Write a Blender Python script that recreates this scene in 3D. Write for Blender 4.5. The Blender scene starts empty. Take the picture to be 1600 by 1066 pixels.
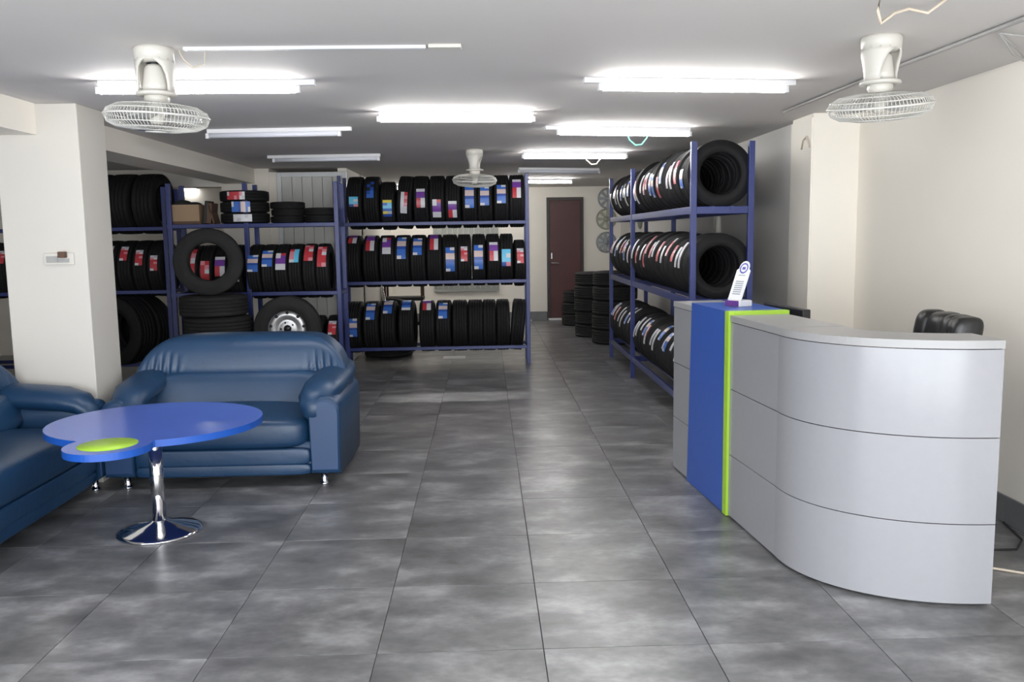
import bpy, bmesh, math, random
from mathutils import Vector, Matrix

random.seed(7)
S = bpy.context.scene
COL = S.collection
PI = math.pi
rad = math.radians

# ------------------------------------------------------------------ camera
F_PX, YAW, PITCH, ROLL = 1360.47, .02924, .12165, -.01471
fw = Vector((math.sin(YAW) * math.cos(PITCH), math.cos(YAW) * math.cos(PITCH), -math.sin(PITCH)))
rt = Vector((math.cos(YAW), -math.sin(YAW), 0))
up = rt.cross(fw)
r2 = rt * math.cos(ROLL) + up * math.sin(ROLL)
u2 = -rt * math.sin(ROLL) + up * math.cos(ROLL)
cd = bpy.data.cameras.new('camera')
cd.sensor_width = 36.0
cd.lens = F_PX / 1600 * 36.0
cd.clip_start = .05
cam = bpy.data.objects.new('camera', cd)
COL.objects.link(cam)
cam.matrix_world = Matrix(((r2.x, u2.x, -fw.x, -.1851), (r2.y, u2.y, -fw.y, -2.9808),
                           (r2.z, u2.z, -fw.z, 1.4861), (0, 0, 0, 1)))
S.camera = cam

# ------------------------------------------------------------------ world, daylight, exposure
W = bpy.data.worlds.new('daylight')
S.world = W
W.use_nodes = True
bg = W.node_tree.nodes['Background']
bg.inputs[0].default_value = (.93, .965, 1.0, 1)
bg.inputs[1].default_value = 9.0
pl = bpy.data.lights.new('shopfront_portal', 'AREA')       # sampling portal in the glazed shopfront
pl.shape = 'RECTANGLE'
pl.size, pl.size_y = 6.9, 2.05
pl.cycles.is_portal = True
po = bpy.data.objects.new('shopfront_portal', pl)
COL.objects.link(po)
po.location = (-1.0, -3.30, 1.12)
po.rotation_euler = (rad(90), 0, 0)
TUBE_STRENGTH = 80.0
S.view_settings.view_transform = 'Standard'
S.view_settings.look = 'None'
S.view_settings.gamma = 1.0
S.view_settings.use_curve_mapping = False
S.view_settings.exposure = 0.0

# ------------------------------------------------------------------ materials
M = {}


def mat(name, col, rough=.5, metal=0., spec=.5, bump=None, var=None, coat=0., emit=None, alpha=None):
    """bump=(scale,strength,dist)  var=(scale,amount): soft noise change of the colour"""
    m = bpy.data.materials.new(name)
    m.use_nodes = True
    nt = m.node_tree
    b = nt.nodes['Principled BSDF']
    c = (col[0], col[1], col[2], 1)
    b.inputs['Base Color'].default_value = c
    b.inputs['Roughness'].default_value = rough
    b.inputs['Metallic'].default_value = metal
    b.inputs['Specular IOR Level'].default_value = spec
    b.inputs['Coat Weight'].default_value = coat
    if emit:
        b.inputs['Emission Color'].default_value = (emit[0], emit[1], emit[2], 1)
        b.inputs['Emission Strength'].default_value = emit[3]
    if alpha:
        b.inputs['Alpha'].default_value = alpha
    tc = None
    if bump or var:
        tc = nt.nodes.new('ShaderNodeTexCoord')
    if var:
        n = nt.nodes.new('ShaderNodeTexNoise')
        n.inputs['Scale'].default_value = var[0]
        n.inputs['Detail'].default_value = 5
        nt.links.new(tc.outputs['Object'], n.inputs['Vector'])
        mx = nt.nodes.new('ShaderNodeMix')
        mx.data_type = 'RGBA'
        a = var[1]
        mx.inputs[6].default_value = tuple(max(0, v * (1 - a)) for v in col) + (1,)
        mx.inputs[7].default_value = tuple(min(1, v * (1 + a)) for v in col) + (1,)
        nt.links.new(n.outputs['Fac'], mx.inputs[0])
        nt.links.new(mx.outputs[2], b.inputs['Base Color'])
    if bump:
        n2 = nt.nodes.new('ShaderNodeTexNoise')
        n2.inputs['Scale'].default_value = bump[0]
        n2.inputs['Detail'].default_value = 4
        nt.links.new(tc.outputs['Object'], n2.inputs['Vector'])
        bp = nt.nodes.new('ShaderNodeBump')
        bp.inputs['Strength'].default_value = bump[1]
        bp.inputs['Distance'].default_value = bump[2]
        nt.links.new(n2.outputs['Fac'], bp.inputs['Height'])
        nt.links.new(bp.outputs['Normal'], b.inputs['Normal'])
    M[name] = m
    return m


mat('wall_paint', (.87, .825, .745), .75, var=(1.3, .04), bump=(60, .08, .004))
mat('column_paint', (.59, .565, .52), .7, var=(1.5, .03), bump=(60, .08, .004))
mat('ceiling_paint', (.65, .625, .61), .8, var=(1.1, .05), bump=(9, .15, .01))
mat('wall_paint_shaded', (.72, .70, .67), .7, var=(1.2, .05))  # same wall out of the light, its shade put into the colour
mat('grout', (.075, .075, .077), .9)
mat('skirting', (.16, .165, .17), .45, var=(6, .35))
mat('alu_white', (.72, .73, .75), .4, var=(4, .03))
mat('grey_panel', (.56, .555, .53), .5, var=(3, .08))
mat('shutter_grey', (.30, .31, .29), .55)
mat('door_maroon', (.075, .022, .022), .5, var=(3, .15), bump=(40, .1, .003))
mat('door_frame', (.035, .028, .026), .5)
mat('steel', (.62, .62, .64), .28, 1.)
mat('chrome', (.72, .72, .74), .09, 1.)
mat('rack_blue', (.018, .03, .145), .38, var=(7, .15))
mat('rubber', (.0085, .0085, .0095), .7, spec=.25, var=(14, .3), bump=(90, .25, .003))
mat('rubber_worn', (.020, .020, .021), .75, spec=.25, var=(9, .35), bump=(70, .3, .003))
mat('leather_blue', (.0095, .040, .098), .38, spec=.5, var=(5, .16), bump=(26, .22, .006))
mat('leather_panel', (.016, .048, .128), .42, spec=.5, var=(5, .1), bump=(40, .15, .004))
mat('leather_black', (.012, .012, .013), .33, bump=(40, .25, .004))
mat('laminate_blue', (.08, .15, .56), .24, var=(3, .12))
mat('edge_blue', (.012, .085, .42), .35)
mat('lime', (.36, .60, .045), .4)
mat('counter_silver', (.31, .313, .335), .2, .0, var=(30, .03))
mat('counter_top', (.34, .34, .345), .36)
mat('counter_blue', (.04, .105, .42), .33, var=(20, .05))
mat('counter_dark', (.05, .05, .05), .7)
mat('plastic_white', (.60, .58, .53), .38)
mat('plastic_grey', (.35, .35, .34), .4)
mat('plastic_black', (.014, .014, .016), .3)
mat('wire_white', (.66, .65, .61), .4)
mat('blade_clear', (.62, .63, .62), .25, alpha=.55)
mat('batten_white', (.74, .74, .76), .4)
mat('tube_lit', (.9, .9, .9), .4, emit=(1., .985, .96, TUBE_STRENGTH))
mat('tube_off', (.72, .73, .80), .35)
mat('cardboard', (.33, .225, .14), .8, var=(8, .1))
mat('brown_board', (.09, .045, .025), .6, var=(8, .2))
mat('black_stuff', (.018, .02, .02), .7)
mat('paper_white', (.75, .75, .76), .6)
mat('rim_silver', (.56, .56, .57), .35, .75, var=(10, .08))
mat('hubcap_a', (.30, .31, .24), .4, .4)
mat('hubcap_b', (.27, .29, .30), .4, .4)
mat('cable_black', (.02, .02, .02), .5)
mat('cable_cream', (.60, .52, .42), .5)
mat('cable_green', (.10, .55, .38), .5)
mat('conduit_grey', (.36, .35, .34), .5)
mat('glass_dark', (.02, .03, .05), .05)
mat('sofa_seam', (.006, .022, .07), .5)
for k, c in dict(st_blue=(.04, .14, .50), st_dblue=(.02, .07, .33), st_white=(.60, .60, .64), st_peach=(.60, .48, .46),
                 st_red=(.48, .04, .055), st_purple=(.16, .045, .30), st_cyan=(.12, .52, .78), st_yellow=(.75, .62, .08),
                 st_green=(.02, .30, .13), st_pink=(.65, .25, .30), st_black=(.015, .015, .02), st_grey=(.45, .46, .50),
                 logo_blue=(.05, .06, .35), logo_purple=(.13, .04, .22), text_grey=(.30, .34, .36)).items():
    mat(k, c, .35)

# cement look floor tile: cloudy greys, shifted per tile
ft = bpy.data.materials.new('floor_tile')
ft.use_nodes = True
nt = ft.node_tree
b = nt.nodes['Principled BSDF']
tc = nt.nodes.new('ShaderNodeTexCoord')
oi = nt.nodes.new('ShaderNodeObjectInfo')
mul = nt.nodes.new('ShaderNodeMath'); mul.operation = 'MULTIPLY'; mul.inputs[1].default_value = 61.
nt.links.new(oi.outputs['Random'], mul.inputs[0])
add = nt.nodes.new('ShaderNodeVectorMath'); add.operation = 'ADD'
nt.links.new(tc.outputs['Object'], add.inputs[0]); nt.links.new(mul.outputs[0], add.inputs[1])
mp = nt.nodes.new('ShaderNodeMapping'); mp.inputs['Scale'].default_value = (1., 1.5, 1.)
nt.links.new(add.outputs[0], mp.inputs[0])
n1 = nt.nodes.new('ShaderNodeTexNoise'); n1.inputs['Scale'].default_value = 3.0; n1.inputs['Detail'].default_value = 6
n1.inputs['Roughness'].default_value = .58
n2 = nt.nodes.new('ShaderNodeTexNoise'); n2.inputs['Scale'].default_value = 26.; n2.inputs['Detail'].default_value = 6
for n in (n1, n2): nt.links.new(mp.outputs[0], n.inputs['Vector'])
cr = nt.nodes.new('ShaderNodeValToRGB')
e = cr.color_ramp.elements
e[0].position, e[0].color = .32, (.085, .085, .088, 1)
e[1].position, e[1].color = .74, (.36, .36, .37, 1)
k = e.new(.52); k.color = (.165, .165, .170, 1)
nt.links.new(n1.outputs['Fac'], cr.inputs[0])
mr2 = nt.nodes.new('ShaderNodeMapRange')
mr2.inputs[1].default_value, mr2.inputs[2].default_value = .25, .75
mr2.inputs[3].default_value, mr2.inputs[4].default_value = .86, 1.14
nt.links.new(n2.outputs['Fac'], mr2.inputs[0])
mx = nt.nodes.new('ShaderNodeMix'); mx.data_type = 'RGBA'; mx.blend_type = 'MULTIPLY'; mx.inputs[0].default_value = 1.
nt.links.new(cr.outputs[0], mx.inputs[6]); nt.links.new(mr2.outputs[0], mx.inputs[7])
nt.links.new(mx.outputs[2], b.inputs['Base Color'])
b.inputs['Roughness'].default_value = .29
b.inputs['Specular IOR Level'].default_value = .5
M['floor_tile'] = ft

# ------------------------------------------------------------------ mesh helpers


class MB:
    def __init__(s):
        s.v, s.f, s.m, s.sm = [], [], [], []

    def add(s, vs, fs, mi=0, smooth=False):
        o = len(s.v)
        s.v += [tuple(p) for p in vs]
        s.f += [tuple(i + o for i in f) for f in fs]
        s.m += [mi] * len(fs)
        s.sm += [smooth] * len(fs)
        return s

    def box(s, x0, x1, y0, y1, z0, z1, mi=0, bev=0.):
        if bev <= 0:
            vs = [(x, y, z) for z in (z0, z1) for y in (y0, y1) for x in (x0, x1)]
            return s.add(vs, [(0, 2, 3, 1), (4, 5, 7, 6), (0, 1, 5, 4), (2, 6, 7, 3), (0, 4, 6, 2), (1, 3, 7, 5)], mi)
        bm = bmesh.new()
        bmesh.ops.create_cube(bm, size=1)
        for v in bm.verts:
            v.co = Vector(((x0 + x1) / 2 + v.co.x * (x1 - x0), (y0 + y1) / 2 + v.co.y * (y1 - y0), (z0 + z1) / 2 + v.co.z * (z1 - z0)))
        bmesh.ops.bevel(bm, geom=bm.edges[:], offset=bev, segments=2, affect='EDGES', profile=.5)
        bm.verts.index_update()
        s.add([v.co[:] for v in bm.verts], [[v.index for v in f.verts] for f in bm.faces], mi)
        bm.free()
        return s

    def lathe(s, prof, n=32, axis='z', c=(0, 0, 0), mi=0, smooth=True, close=False, cap=True):
        """prof: list of (radius, height) revolved about the axis"""
        vs, fs = [], []
        m = len(prof)
        for i in range(n):
            a = 2 * PI * i / n
            ca, sa = math.cos(a), math.sin(a)
            for r, h in prof:
                p = (r * ca, r * sa, h) if axis == 'z' else ((h, r * ca, r * sa) if axis == 'x' else (r * sa, h, r * ca))
                vs.append((p[0] + c[0], p[1] + c[1], p[2] + c[2]))
        for i in range(n):
            j = (i + 1) % n
            for k in range(m if close else m - 1):
                l = (k + 1) % m
                fs.append((i * m + k, j * m + k, j * m + l, i * m + l))
        s.add(vs, fs, mi, smooth)
        if cap and not close:
            for k, fl in ((0, True), (m - 1, False)):
                if prof[k][0] > 1e-6:
                    idx = [len(s.v) - n * m + i * m + k for i in range(n)]
                    s.f.append(tuple(reversed(idx)) if fl else tuple(idx)); s.m.append(mi); s.sm.append(False)
        return s

    def tube(s, pts, r, n=8, mi=0, smooth=True, closed=False):
        pts = [Vector(p) for p in pts]
        N = len(pts)
        vs, fs = [], []
        up = Vector((0, 0, 1))
        for i, p in enumerate(pts):
            if closed:
                d = pts[(i + 1) % N] - pts[i - 1]
            else:
                d = pts[min(i + 1, N - 1)] - pts[max(i - 1, 0)]
            d.normalize()
            a = d.cross(up)
            if a.length < 1e-3:
                a = d.cross(Vector((1, 0, 0)))
            a.normalize()
            b_ = a.cross(d)
            rr = r[i] if isinstance(r, (list, tuple)) else r
            for k in range(n):
                t = 2 * PI * k / n
                vs.append(p + (a * math.cos(t) + b_ * math.sin(t)) * rr)
        for i in range(N if closed else N - 1):
            j = (i + 1) % N
            for k in range(n):
                l = (k + 1) % n
                fs.append((i * n + k, i * n + l, j * n + l, j * n + k))
        if not closed:
            fs.append(tuple(reversed(range(n))))
            fs.append(tuple((N - 1) * n + k for k in range(n)))
        return s.add(vs, fs, mi, smooth)

    def prism(s, poly, z0, z1, mi=0, side=None):
        n = len(poly)
        vs = [(x, y, z0) for x, y in poly] + [(x, y, z1) for x, y in poly]
        s.add(vs, [tuple(reversed(range(n))), tuple(range(n, 2 * n))], mi)
        o = len(s.v) - 2 * n
        for i in range(n):
            j = (i + 1) % n
            s.f.append((o + i, o + j, o + n + j, o + n + i)); s.m.append(mi if side is None else side); s.sm.append(False)
        return s

    def super(s, c, sx, sy, sz, e1=.35, e2=.35, nu=28, nv=18, fn=None, mi=0):
        """superellipsoid block (small exponents = boxier), optional deform fn(x,y,z)->(x,y,z) in local coords"""
        def sp(v, e): return math.copysign(abs(v) ** e, v)
        vs, fs = [], []
        for j in range(1, nv):
            t = -PI / 2 + PI * j / nv
            for i in range(nu):
                a = 2 * PI * i / nu
                vs.append((sx * sp(math.cos(t), e1) * sp(math.cos(a), e2), sy * sp(math.cos(t), e1) * sp(math.sin(a), e2), sz * sp(math.sin(t), e1)))
        vs.append((0, 0, -sz)); vs.append((0, 0, sz))
        B, T = len(vs) - 2, len(vs) - 1
        for j in range(nv - 2):
            for i in range(nu):
                k = (i + 1) % nu
                fs.append((j * nu + i, j * nu + k, (j + 1) * nu + k, (j + 1) * nu + i))
        for i in range(nu):
            k = (i + 1) % nu
            fs.append((B, k, i)); fs.append((T, (nv - 2) * nu + i, (nv - 2) * nu + k))
        if fn:
            vs = [fn(*p) for p in vs]
        return s.add([(p[0] + c[0], p[1] + c[1], p[2] + c[2]) for p in vs], fs, mi, True)

    def loft(s, rings, mi=0, smooth=True, cap=True):
        n = len(rings[0])
        vs = [p for r in rings for p in r]
        fs = []
        for i in range(len(rings) - 1):
            for k in range(n):
                l = (k + 1) % n
                fs.append((i * n + k, i * n + l, (i + 1) * n + l, (i + 1) * n + k))
        s.add(vs, fs, mi, smooth)
        if cap:
            o = len(s.v) - len(vs)
            s.f.append(tuple(o + k for k in reversed(range(n)))); s.m.append(mi); s.sm.append(smooth)
            s.f.append(tuple(o + (len(rings) - 1) * n + k for k in range(n))); s.m.append(mi); s.sm.append(smooth)
        return s

    def mesh(s, name, mats):
        me = bpy.data.meshes.new(name)
        me.from_pydata(s.v, [], s.f)
        for m in (mats if isinstance(mats, (list, tuple)) else [mats]):
            me.materials.append(M[m])
        me.polygons.foreach_set('material_index', s.m)
        me.polygons.foreach_set('use_smooth', s.sm)
        bm = bmesh.new(); bm.from_mesh(me)
        bmesh.ops.recalc_face_normals(bm, faces=bm.faces[:])
        bm.to_mesh(me); bm.free()
        me.update()
        return me

    def obj(s, name, mats, parent=None, loc=(0, 0, 0), rot=(0, 0, 0)):
        return link(name, s.mesh(name, mats), parent, loc, rot)


def link(name, me, parent=None, loc=(0, 0, 0), rot=(0, 0, 0), scale=None):
    o = bpy.data.objects.new(name, me)
    COL.objects.link(o)
    o.location = loc
    o.rotation_euler = rot
    if scale: o.scale = scale
    if parent: o.parent = parent
    return o


def thing(name, label, cat, loc=(0, 0, 0), rot=(0, 0, 0), group=None):
    o = bpy.data.objects.new(name, None)
    o.empty_display_size = .1
    COL.objects.link(o)
    o.location = loc
    o.rotation_euler = rot
    return tag(o, label, cat, group)


def tag(o, label, cat, group=None):
    o['label'] = label
    o['category'] = cat
    if group: o['group'] = group
    return o


def struct(o):
    o['kind'] = 'structure'
    return o


def dup(root, loc, rot, label, group=None):
    r = root.copy(); COL.objects.link(r)
    r.location = loc; r.rotation_euler = rot; r['label'] = label
    if group: r['group'] = group
    for ch in list(root.children):
        c = ch.copy(); COL.objects.link(c); c.parent = r
        for g in list(ch.children):
            d = g.copy(); COL.objects.link(d); d.parent = c
    return r


ORD = ['first', 'second', 'third', 'fourth', 'fifth', 'sixth', 'seventh', 'eighth', 'ninth', 'tenth', 'eleventh', 'twelfth', 'thirteenth',
       'fourteenth', 'fifteenth', 'sixteenth', 'seventeenth', 'eighteenth', 'nineteenth', 'twentieth', 'twenty-first', 'twenty-second',
       'twenty-third', 'twenty-fourth', 'twenty-fifth']

# ------------------------------------------------------------------ the setting
H = 2.29
XR = 2.43          # right wall near the counter
XR2 = 2.17         # right wall behind the rack
YB = 12.17         # far wall with the door
YF = -3.35          # shopfront
XL = -6.6

fl = struct(MB().box(XL, XR, YF, YB, -.12, -.006).obj('floor', 'grout'))
tb = MB()
q = .2985
g = .006
tb.add([(-q, -q, -.006), (q, -q, -.006), (q, q, -.006), (-q, q, -.006),
        (-q, -q, -.0006), (q, -q, -.0006), (q, q, -.0006), (-q, q, -.0006),
        (-q + .001, -q + .001, 0), (q - .001, -q + .001, 0), (q - .001, q - .001, 0), (-q + .001, q - .001, 0)],
       [(8, 9, 10, 11)] + [(i, (i + 1) % 4, 4 + (i + 1) % 4, 4 + i) for i in range(4)] +
       [(4 + i, 4 + (i + 1) % 4, 8 + (i + 1) % 4, 8 + i) for i in range(4)])
tile_me = tb.mesh('tile', 'floor_tile')
rest = MB()
for iy in range(-9, 21):
    for ix in range(-11, 5):
        x0, x1, y0, y1 = ix * .6, ix * .6 + .6, iy * .6, iy * .6 + .6
        if x0 > XR - .02: continue
        near = (-2 <= iy <= 13) and (-6 <= ix <= 3)
        if near and not (ix == 4):
            link('tile', tile_me, fl, (x0 + .3, y0 + .3, 0))
        else:
            a, c_, d, e_ = x0 + .002, min(x1 - .002, XR), max(y0 + .002, YF), min(y1 - .002, YB)
            if c_ > a and e_ > d:
                rest.add([(a, d, 0), (c_, d, 0), (c_, e_, 0), (a, e_, 0)], [(0, 1, 2, 3)])
ro = rest.obj('tile_field', 'floor_tile', fl)
ro['kind'] = 'stuff'

struct(MB().box(XL, XR + .1, YF, YB, H, H + .12).obj('ceiling', 'ceiling_paint'))
struct(MB().box(XR, XR + .12, YF, 3.12, 0, H).obj('wall_right', 'wall_paint'))
struct(MB().box(2.105, XR + .12, 3.12, 3.53, 0, H).obj('trim_1', 'wall_paint'))
struct(MB().box(XR2, XR2 + .3, 3.53, YB, 0, H).obj('wall_right_rear', 'wall_paint_shaded'))
struct(MB().box(-1.95, XR2 + .3, YB, YB + .12, 0, H).obj('wall_back', 'wall_paint'))
struct(MB().box(-1.9, -1.8, 7.47, YB, 0, H).obj('wall_store', 'wall_paint'))
struct(MB().box(XL, -1.8, 8.6, 8.72, 0, H).obj('wall_back_left', 'wall_paint'))
struct(MB().box(XL - .12, XL, YF, 8.6, 0, H).obj('wall_left', 'wall_paint'))
# shopfront behind the camera: piers, sill and lintel around a glazed opening open to the daylight
sf = MB()
sf.box(XL, -4.5, YF - .12, YF, 0, H).box(-4.5, XR, YF - .12, YF, 2.15, H).box(-4.5, XR, YF - .12, YF, 0, .1)
struct(sf.obj('wall_front', 'wall_paint'))
wf = MB()
for x in (-4.5, -3.1, -1.7, -.3, 1.05, 2.38):
    wf.box(x, x + .05, YF - .09, YF - .03, .1, 2.15)
wf.box(-4.5, XR, YF - .09, YF - .03, 2.1, 2.15).box(-4.5, XR, YF - .09, YF - .03, .1, .15)
struct(wf.obj('window_1', 'alu_white'))
# left column, the beams on it, the rear pillar
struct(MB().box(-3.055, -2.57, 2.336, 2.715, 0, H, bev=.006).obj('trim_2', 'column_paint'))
struct(MB().box(-3.20, -2.81, YF, 2.336, 2.11, H).obj('trim_3', 'wall_paint'))
struct(MB().box(-3.20, -2.85, 2.715, 7.4, 2.12, H).obj('trim_4', 'wall_paint'))
struct(MB().box(-3.24, -2.69, 7.4, 7.85, 0, H).obj('trim_5', 'wall_paint'))
struct(MB().box(XL, -3.24, 7.4, 7.7, 2.09, H).obj('trim_6', 'wall_paint'))
# skirting tiles
sk = struct(MB().box(XR - .004, XR, YF, 3.12, 0, .135).obj('baseboard_right', 'grout'))
skm = MB().box(-.012, 0, .002, .598, .002, .14).mesh('skirting_tile', 'skirting')
for i in range(-8, 5):
    link('skirting_tile', skm, sk, (XR - .004, i * .6, 0))
sk2 = struct(MB().box(-1.8, XR2, YB - .004, YB, 0, .14).obj('baseboard_back', 'grout'))
skm2 = MB().box(.002, .598, -.012, 0, .002, .145).mesh('skirting_tile', 'skirting')
for x in (-1.8, -1.2, -.6, 0, .28, 1.56):
    link('skirting_tile', skm2, sk2, (x, YB - .004, 0))
struct(MB().box(XR2 - .014, XR2, 3.53, YB, 0, .14).obj('baseboard_right_rear', 'skirting'))
# thin plate in the wall paint over the pillar side towards the rack
struct(MB().box(2.095, 2.105, 3.125, 3.53, 0, H - .03).obj('trim_7', 'wall_paint'))

# maroon metal door in the far wall
d1 = struct(MB().box(.885, .93, YB - .05, YB, 0, 2.11).box(1.475, 1.52, YB - .05, YB, 0, 2.11).box(.93, 1.475, YB - .05, YB, 2.065, 2.11)
            .obj('door_1', 'door_frame'))
MB().box(.932, 1.473, YB - .035, YB - .004, .03, 2.063, bev=.004).obj('door_leaf', 'door_maroon', d1)
MB().tube([(.965, YB - .035, .99), (.965, YB - .085, .99), (1.09, YB - .085, .985)], .011, 8).obj('door_handle', 'steel', d1)
MB().box(.955, .977, YB - .042, YB - .035, 1.06, 1.16, bev=.003).obj('lock_plate', 'steel', d1)
MB().box(.90, 1.50, YB - .12, YB - .03, .002, .03).obj('threshold', 'alu_white', d1)

# grey slatted shutter window in the far wall
w2 = struct(MB().box(-1.07, -1.02, YB - .05, YB, .52, 1.80).box(0., .05, YB - .05, YB, .52, 1.80).box(-1.02, 0, YB - .05, YB, 1.75, 1.80)
            .box(-1.02, 0, YB - .05, YB, .52, .57).obj('window_2', 'shutter_grey'))
slm = MB().box(.004, .092, -.03, -.012, .57, 1.75, bev=.004).mesh('slat', 'shutter_grey')
for i in range(11):
    link('slat', slm, w2, (-1.02 + i * .0927, YB, 0))

# aluminium framed partition beside the rear pillar
pt = struct(MB().box(-2.69, -2.60, 7.42, 7.46, 0, 2.25).obj('door_2', 'wall_paint'))
for a in ((-2.60, -2.55, 0, 2.245), (-1.84, -1.79, 0, 2.245), (-2.55, -1.84, 2.19, 2.245), (-2.55, -1.84, 1.18, 1.225)):
    MB().box(a[0], a[1], 7.40, 7.46, a[2], a[3], bev=.004).obj('frame', 'alu_white', pt)
pm = MB().box(.003, .1155, 7.435, 7.447, 0, 2.2).mesh('panel', 'grey_panel')
for i in range(6):
    link('panel', pm, pt, (-2.55 + i * .1183, 0, 0))

# ------------------------------------------------------------------ ceiling lights


def batten(name, x0, x1, y0, y1, lit, label, z=H, holder=(0, 0)):
    L = math.hypot(x1 - x0, y1 - y0)
    t = thing(name, label, 'light', ((x0 + x1) / 2, (y0 + y1) / 2, z), (0, 0, math.atan2(y1 - y0, x1 - x0)), 'ceiling tube lights')
    h = L / 2
    MB().box(-h - holder[0], h + holder[1], -.019, .019, -.03, 0, bev=.004).obj('batten_body', 'batten_white', t)
    for s in (-1, 1):
        MB().box(s * h - .012, s * h + .012, -.016, .016, -.068, -.03, bev=.004).obj('end_cap', 'batten_white', t)
    rt_, zt_ = (.0145, -.052) if lit else (.019, -.046)
    MB().lathe([(.0, -h + .012), (rt_, -h + .014), (rt_, h - .014), (.0, h - .012)], 14, 'x', (0, 0, zt_)).obj('tube', 'tube_lit' if lit else 'tube_off', t)
    return t


batten('tube_light', -2.13, -1.13, 1.62, 1.64, True, 'lit white tube light on ceiling directly behind the left ceiling fan', holder=(0, .09))
batten('tube_light', -.86, .15, 2.82, 2.90, True, 'lit white tube light in the middle of the ceiling', holder=(0, 0))
batten('tube_light', .43, 1.45, 1.66, 1.79, True, 'lit white tube light on ceiling left of the right ceiling fan', holder=(.09, .05))
batten('tube_light', .38, 1.42, 3.68, 3.88, True, 'lit white tube light with green wire loop hanging under it', holder=(.10, 0))
batten('tube_light', .20, 1.24, 5.68, 5.82, True, 'lit white tube light with white wire loop hanging under it', holder=(0, 0))
batten('tube_light', .12, 1.11, 9.75, 10.0, True, 'lit white tube light nearest the maroon door', holder=(0, 0))
batten('tube_light', -2.22, -1.24, 3.66, 3.60, False, 'unlit tube light on ceiling, the nearer of the two unlit on the left', holder=(0, .09))
batten('tube_light', -2.24, -1.21, 5.78, 5.72, False, 'unlit tube light above the white framed grey partition door', holder=(.06, .02))
batten('tube_light', .24, 1.25, 7.72, 8.0, False, 'unlit tube light on ceiling between two lit ones near the maroon door', holder=(0, 0))
batten('tube_light', -1.62, -.62, 11.1, 11.1, True, 'added lit tube light brightening the back wall, left one behind the centre rack')  # guessed tube hidden by the rack, added to brighten the back wall
batten('tube_light', -.5, .2, 11.1, 11.1, True, 'added lit tube light brightening the back wall, right one behind the centre rack')  # second guessed tube, added for more light on the back wall
tl = batten('tube_light', -4.1, -3.9, 8.575, 8.575, True, 'short lit wall light seen above the cardboard box at the back left', z=2.2)

for (x, y, m, lab) in ((1.04, 4.02, 'cable_green', 'green wire loop hanging under a tube light'), (.92, 5.9, 'cable_cream', 'pale wire loop hanging under a far tube light')):
    tag(MB().tube([(x - .09, y, H), (x - .07, y, H - .07), (x - .02, y, H - .115), (x + .03, y, H - .11), (x + .07, y, H - .06), (x + .09, y, H)], .006, 6)
        .obj('wire_loop', m), lab, 'wire')

# ------------------------------------------------------------------ ceiling fans


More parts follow.
